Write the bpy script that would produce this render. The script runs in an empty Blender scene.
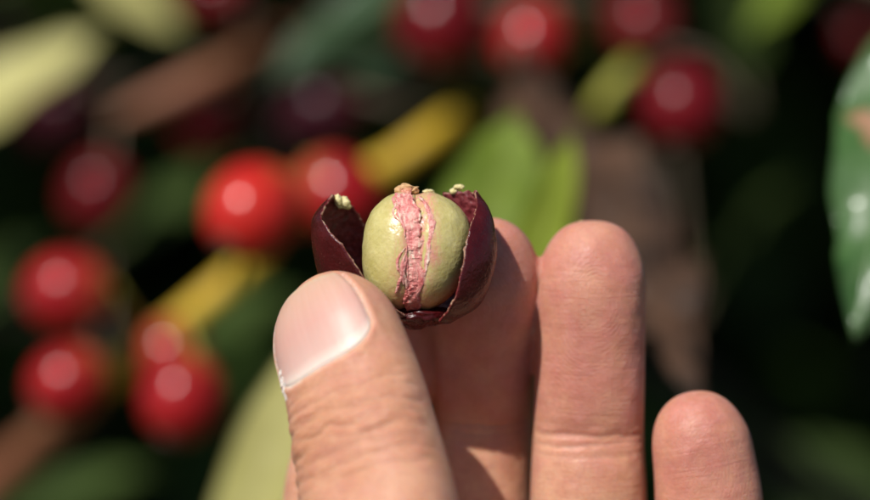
import bpy, bmesh, math, random
import numpy as np
from mathutils import Vector, Matrix, Euler

random.seed(7)
rng = np.random.default_rng(7)
scene = bpy.context.scene
col = scene.collection

# ------------------------------------------------------------------ camera, sky, sun, exposure
PITCH = math.radians(25.0)            # the photographer looks down onto hand and shrub
CAM = Vector((0.0, 0.0, 1.42))
D = 0.58                              # metres to the plane of the hand
PXMM = 6.4                            # photograph pixels per millimetre in that plane
FWD = Vector((0, math.cos(PITCH), -math.sin(PITCH)))
UP = Vector((0, math.sin(PITCH), math.cos(PITCH)))
RIGHT = Vector((1, 0, 0))
cam_d = bpy.data.cameras.new('camera')
cam = bpy.data.objects.new('camera', cam_d); col.objects.link(cam)
cam.location = CAM
cam.rotation_euler = (math.pi / 2 - PITCH, 0, 0)
cam_d.sensor_width = 23.5
cam_d.lens = 23.5 * D / (870 / PXMM / 1000.0)
cam_d.clip_start = 0.01; cam_d.clip_end = 500
cam_d.dof.use_dof = True
cam_d.dof.focus_distance = D - 0.005
cam_d.dof.aperture_fstop = cam_d.lens / 24.5
cam_d.dof.aperture_blades = 9
scene.camera = cam

# sun: behind the photographer, left and above the line of sight
sun_view = Vector((-0.38, -0.71, 0.68)).normalized()            # right, depth, up
SUN = (RIGHT * sun_view.x + FWD * sun_view.y + UP * sun_view.z).normalized()
elev = math.asin(SUN.z)
world = bpy.data.worlds.new('World'); scene.world = world; world.use_nodes = True
wn = world.node_tree.nodes; wl = world.node_tree.links
sky = wn.new('ShaderNodeTexSky'); sky.sky_type = 'NISHITA'; sky.sun_disc = False
sky.sun_elevation = elev
sky.sun_rotation = math.atan2(SUN.x, SUN.y)
wl.new(sky.outputs[0], wn['Background'].inputs[0])
wn['Background'].inputs[1].default_value = 0.075
sl = bpy.data.lights.new('sun', 'SUN'); sl.energy = 4.9; sl.angle = math.radians(0.53); sl.color = (1.0, 0.96, 0.90)
so = bpy.data.objects.new('sun', sl); col.objects.link(so)
so.location = (0, 0, 6); so.rotation_euler = SUN.to_track_quat('Z', 'Y').to_euler()

scene.render.engine = 'CYCLES'
scene.cycles.use_denoising = True
scene.cycles.max_bounces = 8
scene.cycles.caustics_reflective = False; scene.cycles.caustics_refractive = False
vs = scene.view_settings
vs.view_transform = 'Standard'; vs.look = 'None'; vs.exposure = 0.0; vs.gamma = 1.0

# ------------------------------------------------------------------ helpers
BASIS = Matrix(((RIGHT.x, FWD.x, UP.x, 0), (RIGHT.y, FWD.y, UP.y, 0), (RIGHT.z, FWD.z, UP.z, 0), (0, 0, 0, 1)))
FOCUS = CAM + FWD * D
MV = Matrix.Translation(FOCUS) @ BASIS           # frame of the hand: x right, y away, z up (metres)

def mm(px, py, Y):
    """photo pixel + depth in mm behind the plane of the hand -> mm in the hand frame"""
    s = (D * 1000 + Y) / (D * 1000)
    return np.array([(px - 435) / PXMM * s, Y, (250 - py) / PXMM * s])
BGK = 1.36                            # the shrub stands this much deeper than the first estimate
def P(px, py, Y):
    Y = Y * BGK
    return MV @ Vector(mm(px, py, Y) * 0.001)
def wdir(x, y, z):
    return (RIGHT * x + FWD * y + UP * z).normalized()

def mesh_from(name, V, F, mat=None, smooth=True):
    me = bpy.data.meshes.new(name)
    me.from_pydata([tuple(v) for v in V], [], [tuple(f) for f in F])
    me.update()
    if smooth:
        me.polygons.foreach_set('use_smooth', [True] * len(me.polygons))
    if mat: me.materials.append(mat)
    return me
def obj(name, me, parent=None, mw=None):
    o = bpy.data.objects.new(name, me); col.objects.link(o)
    if parent is not None: o.parent = parent
    if mw is not None:
        if parent is None: o.matrix_world = mw
        else: o.matrix_local = mw
    return o
def tag(o, label, cat, group=None):
    o['label'] = label; o['category'] = cat
    if group: o['group'] = group
    return o
def set_attr(me, name, arr, typ='FLOAT'):
    a = me.attributes.new(name, typ, 'POINT')
    if typ == 'FLOAT': a.data.foreach_set('value', np.asarray(arr, dtype=np.float32).ravel())
    else: a.data.foreach_set('vector', np.asarray(arr, dtype=np.float32).ravel())

def catmull(P_, n):
    P_ = np.asarray(P_, float)
    K = len(P_)
    Q = np.vstack([2 * P_[0] - P_[1], P_, 2 * P_[-1] - P_[-2]])
    out = []
    for t in np.linspace(0, K - 1, n):
        i = min(int(t), K - 2); f = t - i
        p0, p1, p2, p3 = Q[i], Q[i + 1], Q[i + 2], Q[i + 3]
        out.append(0.5 * ((2 * p1) + (-p0 + p2) * f + (2 * p0 - 5 * p1 + 4 * p2 - p3) * f * f + (-p0 + 3 * p1 - 3 * p2 + p3) * f ** 3))
    return np.array(out)
def nrm(a):
    return a / np.maximum(np.linalg.norm(a, axis=-1, keepdims=True), 1e-9)

# cheap vectorised value noise
_perm = rng.random((64, 64, 64))
def vnoise(p):
    p = np.asarray(p, float); i = np.floor(p).astype(int); f = p - i; f = f * f * (3 - 2 * f)
    r = 0
    for dx in (0, 1):
        for dy in (0, 1):
            for dz in (0, 1):
                w = (f[:, 0] if dx else 1 - f[:, 0]) * (f[:, 1] if dy else 1 - f[:, 1]) * (f[:, 2] if dz else 1 - f[:, 2])
                r = r + w * _perm[(i[:, 0] + dx) % 64, (i[:, 1] + dy) % 64, (i[:, 2] + dz) % 64]
    return r * 2 - 1
def fbm(p, o=3):
    p = np.asarray(p, float); return sum(vnoise(p * 2 ** k + 7.3 * k) / 2 ** k for k in range(o)) / 1.6

def tube(path, rad, seg=10, cap=True):
    """tube along path (N,3) with radii (N); returns V,F"""
    path = np.asarray(path, float); n = len(path); rad = np.broadcast_to(np.asarray(rad, float), (n,))
    T = nrm(np.gradient(path, axis=0))
    ref = np.array([0.31, 0.22, 0.92]); V = []; F = []
    L = nrm(np.cross(T, ref)); B = np.cross(T, L)
    ang = np.linspace(0, 2 * np.pi, seg, endpoint=False)
    for k in range(n):
        V.extend(path[k] + rad[k] * (np.cos(ang)[:, None] * L[k] + np.sin(ang)[:, None] * B[k]))
    for k in range(n - 1):
        for j in range(seg):
            a = k * seg + j; b = k * seg + (j + 1) % seg
            F.append((a, b, b + seg, a + seg))
    if cap:
        F.append(tuple(range(seg - 1, -1, -1))); F.append(tuple((n - 1) * seg + j for j in range(seg)))
    return np.array(V), F

# ------------------------------------------------------------------ material helpers
class NT:
    def __init__(s, name):
        s.m = bpy.data.materials.new(name); s.m.use_nodes = True
        s.t = s.m.node_tree; s.n = s.t.nodes; s.b = s.n['Principled BSDF']; s.out = s.n['Material Output']
    def new(s, t, **kw):
        n = s.n.new(t)
        for k, v in kw.items(): setattr(n, k, v)
        return n
    def link(s, a, b): s.t.links.new(a, b)
    def put(s, v, inp):
        if hasattr(v, 'is_output'): s.link(v, inp)
        else: inp.default_value = v
    def math(s, op, a, b=0.0, c=None, clamp=False):
        n = s.new('ShaderNodeMath', operation=op); n.use_clamp = clamp
        s.put(a, n.inputs[0]); s.put(b, n.inputs[1])
        if c is not None: s.put(c, n.inputs[2])
        return n.outputs[0]
    def noise(s, vec, scale, detail=3, rough=0.55, dist=0.0):
        n = s.new('ShaderNodeTexNoise'); s.put(vec, n.inputs['Vector'])
        n.inputs['Scale'].default_value = scale; n.inputs['Detail'].default_value = detail
        n.inputs['Roughness'].default_value = rough; n.inputs['Distortion'].default_value = dist
        return n.outputs['Fac']
    def ramp(s, f, pts):
        n = s.new('ShaderNodeValToRGB'); s.put(f, n.inputs[0]); e = n.color_ramp.elements
        while len(e) < len(pts): e.new(0.5)
        for el, (p, c) in zip(e, pts):
            el.position = p; el.color = (*c, 1) if len(c) == 3 else c
        return n.outputs[0]
    def range(s, f, a, b, c=0.0, d=1.0):
        n = s.new('ShaderNodeMapRange'); s.put(f, n.inputs[0])
        for i, v in enumerate((a, b, c, d)): n.inputs[i + 1].default_value = v
        return n.outputs[0]
    def mix(s, f, a, b, mode='MIX'):
        n = s.new('ShaderNodeMix', data_type='RGBA', blend_type=mode)
        s.put(f, n.inputs[0])
        for v, i in ((a, 6), (b, 7)):
            if hasattr(v, 'is_output'): s.link(v, n.inputs[i])
            else: n.inputs[i].default_value = (*v, 1) if len(v) == 3 else v
        return n.outputs[2]
    def attr(s, name, what='Fac'):
        n = s.new('ShaderNodeAttribute'); n.attribute_name = name; return n.outputs[what]
    def obj(s):
        n = s.new('ShaderNodeTexCoord'); return n.outputs['Object']
    def bump(s, h, dist, strength=1.0, prev=None):
        n = s.new('ShaderNodeBump'); n.inputs['Strength'].default_value = strength; n.inputs['Distance'].default_value = dist
        s.link(h, n.inputs['Height'])
        if prev is not None: s.link(prev, n.inputs['Normal'])
        return n.outputs[0]
    def set(s, **kw):
        for k, v in kw.items():
            i = s.b.inputs[k.replace('_', ' ')]
            if hasattr(v, 'is_output'): s.link(v, i)
            elif isinstance(v, tuple) and len(v) == 3 and k not in ('Subsurface_Radius', 'Normal'): i.default_value = (*v, 1)
            else: i.default_value = v
        return s.m

# ---- skin
def skin_material():
    t = NT('skin'); o = t.obj()
    fc = t.attr('fc', 'Vector')
    sep = t.new('ShaderNodeSeparateXYZ'); t.link(fc, sep.inputs[0]); u, s, w = sep.outputs
    red = t.attr('red'); pad = t.attr('pad'); wr = t.attr('wrinkle'); cut = t.attr('cuticle'); thumb = t.attr('thumb')
    n1 = t.noise(o, 130, 3); n2 = t.noise(o, 420, 4, 0.6); n3 = t.noise(o, 1500, 3, 0.6)
    tan = t.mix(t.range(n1, 0.35, 0.65), (0.57, 0.282, 0.165), (0.66, 0.368, 0.238))
    pink = t.mix(t.range(n2, 0.3, 0.7), (0.48, 0.175, 0.128), (0.58, 0.262, 0.202))  # palm-side pink, also darkened for the oblique sun on the fingers
    rf = t.math('ADD', t.math('ADD', red, t.range(n2, 0.3, 0.7, -0.2, 0.2)), t.range(t.noise(o, 190, 2), 0.35, 0.65, -0.3, 0.2), clamp=True)
    c = t.mix(rf, tan, pink)
    c = t.mix(t.range(n3, 0.42, 0.72, 0.0, 0.28), c, (0.40, 0.15, 0.10))
    # darker mottled brown over the knuckle of the thumb
    c = t.mix(t.math('MULTIPLY', wr, t.range(n2, 0.3, 0.75, 0.1, 0.42)), c, (0.42, 0.17, 0.085))
    c = t.mix(t.math('MULTIPLY', cut, t.range(n3, 0.35, 0.6, 0.1, 0.95)), c, (0.80, 0.68, 0.60))
    # relief: papillary ridges on the pads, transverse creases, skin lattice
    uu = t.math('POWER', u, 2.0); ds = t.math('MULTIPLY', t.math('SUBTRACT', s, 12.0), 0.62); ss = t.math('POWER', ds, 2.0)
    dist = t.math('SQRT', t.math('ADD', uu, ss))
    dist = t.math('ADD', dist, t.range(t.noise(o, 160, 1), 0, 1, -1.3, 1.3))
    ridge = t.math('SINE', t.math('MULTIPLY', dist, 2 * math.pi / 0.52))
    ridge = t.math('MULTIPLY', t.math('MULTIPLY', ridge, pad), t.range(t.noise(o, 220, 2), 0.3, 0.65))
    def stretched(ku, ks, sc, detail=3):
        cmb = t.new('ShaderNodeCombineXYZ'); t.link(t.math('MULTIPLY', u, ku), cmb.inputs[0]); t.link(t.math('MULTIPLY', s, ks), cmb.inputs[1]); t.link(t.math('MULTIPLY', w, ku), cmb.inputs[2])
        return t.noise(cmb.outputs[0], sc, detail, 0.6, 0.4)
    trans = stretched(0.14, 1.6, 1.0); vert = stretched(1.8, 0.2, 1.0)
    vor = t.new('ShaderNodeTexVoronoi'); vor.feature = 'DISTANCE_TO_EDGE'; vor.inputs['Scale'].default_value = 1150; t.link(o, vor.inputs['Vector'])
    lattice = t.range(vor.outputs['Distance'], 0.0, 0.12)
    wrk = stretched(0.16, 0.75, 1.0, 4)
    wrk = t.math('MULTIPLY', t.math('ABSOLUTE', t.math('SUBTRACT', wrk, 0.5)), 2.6, clamp=True)
    b = t.bump(ridge, 0.000025, 0.6)
    b = t.bump(trans, 0.00022, 0.55, b); b = t.bump(vert, 0.00012, 0.35, b)
    b = t.bump(t.math('MULTIPLY', wrk, wr), 0.00045, 0.8, b)
    b = t.bump(lattice, 0.00005, 0.5, b); b = t.bump(n3, 0.0001, 0.6, b)
    return t.set(Base_Color=c, Roughness=t.range(n3, 0.3, 0.7, 0.42, 0.58), Specular_IOR_Level=0.38, Normal=b,
                 Subsurface_Weight=1.0, Subsurface_Radius=(1.0, 0.38, 0.2), Subsurface_Scale=0.0013)

def nail_material():
    t = NT('nail'); q = t.attr('q'); r = t.attr('r'); o = t.obj()
    cmb = t.new('ShaderNodeCombineXYZ'); t.link(t.math('MULTIPLY', q, 14.0), cmb.inputs[0]); t.link(t.math('MULTIPLY', r, 0.6), cmb.inputs[1])
    st = t.noise(cmb.outputs[0], 1.0, 3)
    c = t.ramp(r, [(0.0, (0.62, 0.44, 0.28)), (0.08, (0.58, 0.35, 0.25)), (0.50, (0.60, 0.335, 0.275)), (0.82, (0.63, 0.40, 0.34)), (0.93, (0.74, 0.58, 0.50)), (1.0, (0.82, 0.72, 0.66))])
    c = t.mix(t.range(st, 0.35, 0.7, 0.0, 0.12), c, (0.78, 0.55, 0.48))
    b = t.bump(st, 0.0001, 0.5); b = t.bump(t.noise(o, 900, 3), 0.00005, 0.5, b)
    return t.set(Base_Color=c, Roughness=0.45, Specular_IOR_Level=0.45, Normal=b,
                 Subsurface_Weight=0.8, Subsurface_Radius=(1.0, 0.45, 0.3), Subsurface_Scale=0.001)

# ------------------------------------------------------------------ the setting: ground
def ground_material():
    t = NT('soil'); o = t.obj(); n = t.noise(o, 3, 6); n2 = t.noise(o, 40, 4)
    c = t.mix(n, (0.045, 0.028, 0.016), (0.10, 0.062, 0.036)); c = t.mix(t.range(n2, 0.5, 0.7, 0, 0.6), c, (0.05, 0.055, 0.02))
    return t.set(Base_Color=c, Roughness=0.95, Normal=t.bump(n2, 0.03, 0.8))
N = 60; gs = np.linspace(-1, 1, N); gx = np.sign(gs) * np.abs(gs) ** 2.2 * 150
V = [(x, y + 1.5, 0.05 * float(fbm(np.array([[x * 0.9, y * 0.9, 0.3]]))[0]) if abs(x) + abs(y) < 12 else 0) for y in gx for x in gx]
F = [(j * N + i, j * N + i + 1, (j + 1) * N + i + 1, (j + 1) * N + i) for j in range(N - 1) for i in range(N - 1)]
g = obj('ground', mesh_from('ground', V, F, ground_material())); g['kind'] = 'structure'

# ------------------------------------------------------------------ the hand (one continuous skin)
def to3(ctrl):
    out = []
    for px, py, Y, hw in ctrl:
        s = (D * 1000 + Y) / (D * 1000)
        out.append([*mm(px, py, Y), hw / PXMM * s])
    return np.array(out)

class Limb:
    """ctrl: (px, py, depth mm, half width px) from the tip to the base; dors: dorsal direction"""
    def __init__(s, ctrl, dors, capL, thick_pad, thick_dors, n=110, bulge=None, cap_p=2.2):
        c = catmull(to3(ctrl), 400)
        arc = np.concatenate([[0], np.cumsum(np.linalg.norm(np.diff(c[:, :3], axis=0), axis=1))])
        # denser rings near the tip
        ss = arc[-1] * np.linspace(0, 1, n) ** 1.35
        ss[0] = 0.02
        c = np.stack([np.interp(ss, arc, c[:, k]) for k in range(4)], 1)
        s.s = ss; s.C = c[:, :3]
        s.T = nrm(-np.gradient(s.C, axis=0))                  # towards the tip
        d = np.broadcast_to(np.array(dors, float), s.C.shape)
        s.d = nrm(d - (d * s.T).sum(1, keepdims=True) * s.T)
        s.l = np.cross(s.T, s.d)
        cap = (1 - (1 - np.minimum(ss / capL, 1)) ** cap_p) ** (1 / cap_p)
        w = c[:, 3]
        if bulge is not None: w = w * (1 + bulge(ss)[0])
        s.a = w * cap
        bp = thick_pad * w * (1 + (bulge(ss)[1] if bulge else 0)); bd = thick_dors * w
        s.bp = bp * cap; s.bd = bd * cap
    def point(s, i, th):
        """surface points of ring i at angles th (0 = dorsal)"""
        co = np.cos(th); si = np.sin(th)
        b = np.where(co > 0, s.bd[i], s.bp[i])
        k = 2.25
        r = (np.abs(co) ** k + np.abs(si) ** k) ** (-1 / k)
        return s.C[i] + s.l[i] * (s.a[i] * r * si)[:, None] + s.d[i] * (b * r * co)[:, None]
    def mesh(s, seg=56):
        th = np.linspace(0, 2 * np.pi, seg, endpoint=False); V = []; F = []
        for i in range(len(s.s)): V.extend(s.point(i, th))
        n = len(s.s)
        for i in range(n - 1):
            for j in range(seg):
                a = i * seg + j; b = i * seg + (j + 1) % seg
                F.append((a, a + seg, b + seg, b))
        F.append(tuple(range(seg))); F.append(tuple((n - 1) * seg + j for j in range(seg - 1, -1, -1)))
        return V, F

BACK = (0, 1, 0.0)
def fbulge(sc, sc2=62):
    g = lambda x, c, w: np.exp(-((x - c) / w) ** 2)
    return lambda s: (-0.012 * g(s, sc, 7) + 0.02 * g(s, sc - 22, 8) - 0.01 * g(s, sc2, 6),
                      0.10 * g(s, sc - 23, 8) - 0.13 * g(s, sc, 4) + 0.08 * g(s, sc + 13, 8) - 0.12 * g(s, sc2, 5))
limbs = {}
limbs['middle'] = Limb([(487, 217, 10, 50), (487, 250, 10.5, 51), (486, 300, 13.5, 51.5), (485, 345, 17.5, 51.5), (482, 437, 24.5, 51), (480, 520, 27, 53), (478, 600, 26, 55), (474, 700, 20, 56), (468, 830, 18, 58)], BACK, 9.5, 0.86, 0.80, bulge=fbulge(34))
limbs['ring'] = Limb([(592, 221, 13, 53), (592, 255, 12, 53.5), (591, 320, 12.5, 54), (588.5, 440, 14.5, 56.5), (588.5, 505, 15.5, 58.5), (586, 600, 18, 58), (578, 700, 20, 57), (566, 830, 18, 58)], BACK, 10.5, 0.86, 0.80, bulge=fbulge(34))
limbs['pinky'] = Limb([(694, 391, 10, 47), (698, 425, 9.5, 48), (704, 460, 9.5, 50.5), (709, 505, 10, 54), (710, 560, 12, 54), (705, 650, 15, 54), (690, 740, 17, 54), (664, 850, 16, 56)], BACK, 9.5, 0.86, 0.80, bulge=fbulge(27, 48))
limbs['index'] = Limb([(392, 222, 18.5, 49), (390, 260, 18.5, 50), (387, 330, 19, 51), (378, 390, 19.5, 53), (355, 445, 20, 56), (341, 500, 20, 58), (342, 600, 20, 58), (352, 700, 20, 58), (368, 835, 16, 60)], BACK, 10, 0.84, 0.80, bulge=fbulge(30))
NA = math.radians(28)
limbs['thumb'] = Limb([(315, 280, -7.5, 63), (324, 305, -9.5, 65), (334, 332, -11.5, 67), (346, 366, -14, 70), (356, 400, -16.3, 73), (365, 440, -18.8, 76), (373, 480, -21, 80), (380, 520, -23.5, 82), (388, 600, -29, 80), (400, 700, -39, 82), (420, 800, -45, 95), (450, 920, -50, 100)],
                      (-math.sin(NA), -math.cos(NA), 0), 11.5, 0.80, 0.74, n=150, cap_p=2.1)

def slab(sections, seg=64):
    """sections: centre, lateral half, palm half, back half, lateral dir, back dir"""
    th = np.linspace(0, 2 * np.pi, seg, endpoint=False); V = []; F = []
    k = 2.6; r = (np.abs(np.cos(th)) ** k + np.abs(np.sin(th)) ** k) ** (-1 / k)
    for c, a, bp, bd, l, d in sections:
        co = np.cos(th); b = np.where(co > 0, bd, bp)
        V.extend(np.array(c) + np.outer(a * r * np.sin(th), l) + np.outer(b * r * co, d))
    n = len(sections)
    for i in range(n - 1):
        for j in range(seg):
            a = i * seg + j; b = i * seg + (j + 1) % seg
            F.append((a, a + seg, b + seg, b))
    F.append(tuple(range(seg))); F.append(tuple((n - 1) * seg + j for j in range(seg - 1, -1, -1)))
    return V, F
# palm: from the row of knuckles down and towards the photographer, then wrist and forearm
def sec_path():
    keys = [  # X, Y, Z centre (mm), lateral half, palm half, back half
        (10, 22, -82, 30, 5, 5), (10, 20, -87, 39, 9, 9), (10, 12, -98, 42, 13, 11), (9, -5, -112, 42, 14, 12), (7, -26, -127, 40, 15, 13),
        (3, -48, -142, 34, 15, 14), (-2, -68, -156, 29, 15, 15), (-10, -95, -176, 29, 17, 17), (-28, -150, -216, 35, 22, 22), (-52, -220, -268, 40, 27, 27), (-70, -270, -306, 42, 29, 29)]
    K = catmull(keys, 70); T = nrm(np.gradient(K[:, :3], axis=0)); out = []
    for k, t in zip(K, T):
        l = np.array([1, 0, 0]) - t[0] * t; l /= np.linalg.norm(l)
        d = np.cross(l, t); d = d if d[1] * 1 + d[2] * -0.3 > 0 else -d
        out.append((k[:3], k[3], k[4], k[5], l, d))
    return out
Vh, Fh = [], []
for V, F in [l.mesh() for l in limbs.values()] + [slab(sec_path())]:
    o0 = len(Vh); Vh.extend(V); Fh.extend(tuple(i + o0 for i in f) for f in F)
tmp_me = mesh_from('tmp', Vh, Fh)
bm = bmesh.new(); bm.from_mesh(tmp_me); bmesh.ops.recalc_face_normals(bm, faces=bm.faces); bm.to_mesh(tmp_me); bm.free()
tmp = obj('tmp', tmp_me)
rm = tmp.modifiers.new('r', 'REMESH'); rm.mode = 'VOXEL'; rm.voxel_size = 0.42; rm.adaptivity = 0
dg = bpy.context.evaluated_depsgraph_get(); ev = tmp.evaluated_get(dg); em = ev.to_mesh()
nv = len(em.vertices); HV = np.empty(nv * 3, np.float32); em.vertices.foreach_get('co', HV); HV = HV.reshape(-1, 3).astype(float)
nl = len(em.loops); HL = np.empty(nl, np.int32); em.loops.foreach_get('vertex_index', HL)
npoly = len(em.polygons); HS = np.empty(npoly, np.int32); em.polygons.foreach_get('loop_start', HS); HT = np.empty(npoly, np.int32); em.polygons.foreach_get('loop_total', HT)
ne = len(em.edges); HE = np.empty(ne * 2, np.int32); em.edges.foreach_get('vertices', HE); HE = HE.reshape(-1, 2)
ev.to_mesh_clear(); bpy.data.objects.remove(tmp)
def lap(V, it, w):
    deg = np.bincount(HE.ravel(), minlength=nv).astype(float)[:, None]
    for _ in range(it):
        acc = np.zeros_like(V)
        for k in range(3):
            acc[:, k] = np.bincount(HE[:, 0], V[HE[:, 1], k], nv) + np.bincount(HE[:, 1], V[HE[:, 0], k], nv)
        V = V + w * (acc / deg - V)
    return V
HV0 = lap(HV, 4, 0.5)
low = np.clip((-60 - HV[:, 2]) / 15, 0, 1)[:, None]          # palm, webs and wrist blend softly
HV = HV0 * (1 - low) + lap(HV0, 60, 0.6) * low
def vnormals(V):
    a = V[HL[HS]]; b = V[HL[HS + 1]]; c = V[HL[HS + 2]]; d = V[HL[HS + 3]]
    fn = np.cross(c - a, d - b); n = np.zeros_like(V)
    for j in range(4):
        for k in range(3): n[:, k] += np.bincount(HL[HS + j], fn[:, k], nv)
    return nrm(n)
NRM = vnormals(HV)
# which limb a vertex belongs to, and its coordinates on it
best = np.full(nv, 1e9); fid = np.full(nv, -1); ring = np.zeros(nv, int)
act = np.where(HV[:, 2] > -78)[0]
for k, (nm, L) in enumerate(limbs.items()):
    r = np.maximum(L.a, 3.0)
    for ch in np.array_split(act, max(1, len(act) // 20000)):
        d2 = ((HV[ch, None, :] - L.C[None]) ** 2).sum(2)
        sc = np.sqrt(d2) / np.maximum(L.a[None], 5.0)
        j = sc.argmin(1); m = sc[np.arange(len(ch)), j]
        up_ = m < best[ch]; best[ch[up_]] = m[up_]; fid[ch[up_]] = k; ring[ch[up_]] = j[up_]
fc = np.zeros((nv, 3)); th = np.zeros(nv); fc[:, 1] = 60
for k, L in enumerate(limbs.values()):
    i = np.where(fid == k)[0]; j = ring[i]; p = HV[i] - L.C[j]
    fc[i, 0] = (p * L.l[j]).sum(1); fc[i, 2] = (p * L.d[j]).sum(1); fc[i, 1] = L.s[j] - (p * L.T[j]).sum(1)
    th[i] = np.arctan2(fc[i, 0] / np.maximum(L.a[j], .5), fc[i, 2] / np.maximum(L.bd[j], .5))
names = list(limbs)
u, s_, w_ = fc.T
G = lambda x, c, wd: np.exp(-((x - c) / wd) ** 2)
disp = np.zeros(nv); redm = np.zeros(nv); padm = np.zeros(nv); wrm = np.zeros(nv); cutm = np.zeros(nv); thm = np.zeros(nv)
wob = fbm(HV * 0.25, 3)
SC = {'middle': 34.3, 'ring': 34.3, 'pinky': 27, 'index': 30}
for k, nm in enumerate(names):
    m = fid == k
    if nm == 'thumb':
        dors = np.clip((w_ + 1.0) / 4, 0, 1) * m
        thm[m] = 1
        # knuckle folds of the thumb
        for c, am, wd in ((20.6, .20, .5), (22.2, .36, .5), (24.0, .40, .5), (25.6, .62, .62), (27.4, .40, .5), (29.2, .70, .65), (31.2, .42, .55), (33.4, .30, .6), (35.4, .22, .6)):
            ww = fbm(np.stack([u * .16 + c, s_ * 0.05, w_ * .16], 1), 3)
            amp = np.clip(0.55 + 0.9 * fbm(np.stack([u * .22 + 3 * c, s_ * .1, w_ * .2], 1), 2), 0, 1.3)
            disp -= 1.0 * dors * am * amp * G(s_ + 1.8 * ww, c, wd)
        disp += dors * 0.35 * G(s_, 27, 6)
        wrm += dors * G(s_, 27.5, 7)
        redm += m * (0.15 + 0.25 * G(s_, 6, 8))
    else:
        pal = np.clip((-w_ - 0.5) / 5, 0, 1) * m
        sc = SC[nm]
        for dc, am, wd in ((-0.4, .42, .5), (0.9, .30, .4), (-2.0, .10, .4), (2.6, .12, .45)):
            ww = fbm(np.stack([u * .18 + 9 * k + dc, s_ * .03, w_ * .18], 1), 3)
            disp -= pal * am * G(s_ + 0.7 * ww, sc + dc, wd)
        redm += m * np.clip(1.0 - 0.75 / (1 + np.exp(-(s_ - sc) / 3.2)), 0, 1) * (0.85 + 0.2 * wob)
        padm += pal * np.clip((sc - 4 - s_) / 6, 0, 1)
        disp += pal * 0.25 * wob
# bed of the thumbnail: skin sinks under the plate, folds rise round it
kt = names.index('thumb'); m = fid == kt
THN = math.radians(56); S0, S1 = 2.0, 17.2
def s1(q): return S1 - 3.4 * np.abs(q) ** 4.0 - 0.4 * q
q = th / THN
dl = (np.abs(th) - THN) * 9.0; dp = s_ - s1(np.clip(q, -1, 1))
dist = np.maximum(dl, dp)
inside = 1 / (1 + np.exp(np.clip(dist / 0.22, -30, 30)))
near = m & (w_ > -2)
disp -= near * inside * 0.55 * np.clip((s_ - 0.5) / 2, 0, 1)
disp += near * (s_ > 3) * (dist > -0.6) * 0.26 * G(dist, 0.8, 0.9)
edge = near * (s_ > 3) * G(dist, 0.25, 0.35)
cutm += edge * np.clip(0.35 + 0.9 * (q < -0.35) + 0.5 * wob, 0, 1)
HV = HV + NRM * disp[:, None]
me = bpy.data.meshes.new('hand')
me.vertices.add(nv); me.vertices.foreach_set('co', (HV * 0.001).astype(np.float32).ravel())
me.loops.add(nl); me.loops.foreach_set('vertex_index', HL)
me.polygons.add(npoly); me.polygons.foreach_set('loop_start', HS); me.polygons.foreach_set('loop_total', HT)
me.polygons.foreach_set('use_smooth', [True] * npoly)
me.update(calc_edges=True); me.validate()
set_attr(me, 'fc', fc, 'FLOAT_VECTOR')
for nm_, a in (('red', redm), ('pad', padm), ('wrinkle', wrm), ('cuticle', cutm), ('thumb', thm)): set_attr(me, nm_, np.clip(a, 0, 1))
me.materials.append(skin_material())
hand = obj('hand', me, mw=MV)
tag(hand, 'bare hand, palm side forward, pinching the split coffee cherry between thumb and index finger', 'hand')

# thumbnail: a curved plate set into the bed
L = limbs['thumb']; nq, nr = 49, 61
Vn = []; qa = []; ra = []
for r in np.linspace(0, 1, nr):
    for qq in np.linspace(-1, 1, nq):
        qe = qq * 1.03
        s = S0 + 0.5 * qq ** 2 + r * (s1(np.array(qq)) + 0.35 - S0 - 0.5 * qq ** 2)
        i = np.interp(s, L.s, np.arange(len(L.s))); i0 = int(i); f = i - i0
        p = L.point(i0, np.array([qe * THN]))[0] * (1 - f) + L.point(min(i0 + 1, len(L.s) - 1), np.array([qe * THN]))[0] * f
        c = L.C[i0] * (1 - f) + L.C[i0 + 1] * f
        n = nrm(p - c)
        lift = 0.12 - 0.42 * max(abs(qq) - 0.9, 0) / 0.1 - 0.5 * max(r - 0.95, 0) / 0.05 - 0.1 * max(0.06 - r, 0) / 0.06
        Vn.append(p + n * (lift - 0.05)); qa.append(qq); ra.append(r)
Vn = np.array(Vn)
cen = np.array([L.C[int(np.interp(S0 + r_ * (S1 - S0), L.s, np.arange(len(L.s))))] for r_ in ra])
Vb = Vn - nrm(Vn - cen) * 0.45
Fn = []
nn = nq * nr
for j in range(nr - 1):
    for i in range(nq - 1):
        a = j * nq + i; Fn.append((a, a + 1, a + nq + 1, a + nq)); Fn.append((nn + a, nn + a + nq, nn + a + nq + 1, nn + a + 1))
bd = [i for i in range(nq)] + [j * nq + nq - 1 for j in range(1, nr)] + [(nr - 1) * nq + i for i in range(nq - 2, -1, -1)] + [j * nq for j in range(nr - 2, 0, -1)]
for a, b in zip(bd, bd[1:] + bd[:1]): Fn.append((b, a, nn + a, nn + b))
nme = mesh_from('fingernail', np.vstack([Vn, Vb]) * 0.001, Fn, nail_material())
bm = bmesh.new(); bm.from_mesh(nme); bmesh.ops.recalc_face_normals(bm, faces=bm.faces); bm.to_mesh(nme); bm.free()
set_attr(nme, 'q', qa + qa); set_attr(nme, 'r', ra + ra)
nail = obj('fingernail', nme, parent=hand); nail['label'] = 'short pinkish thumbnail with whitish cuticle edge'

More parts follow.
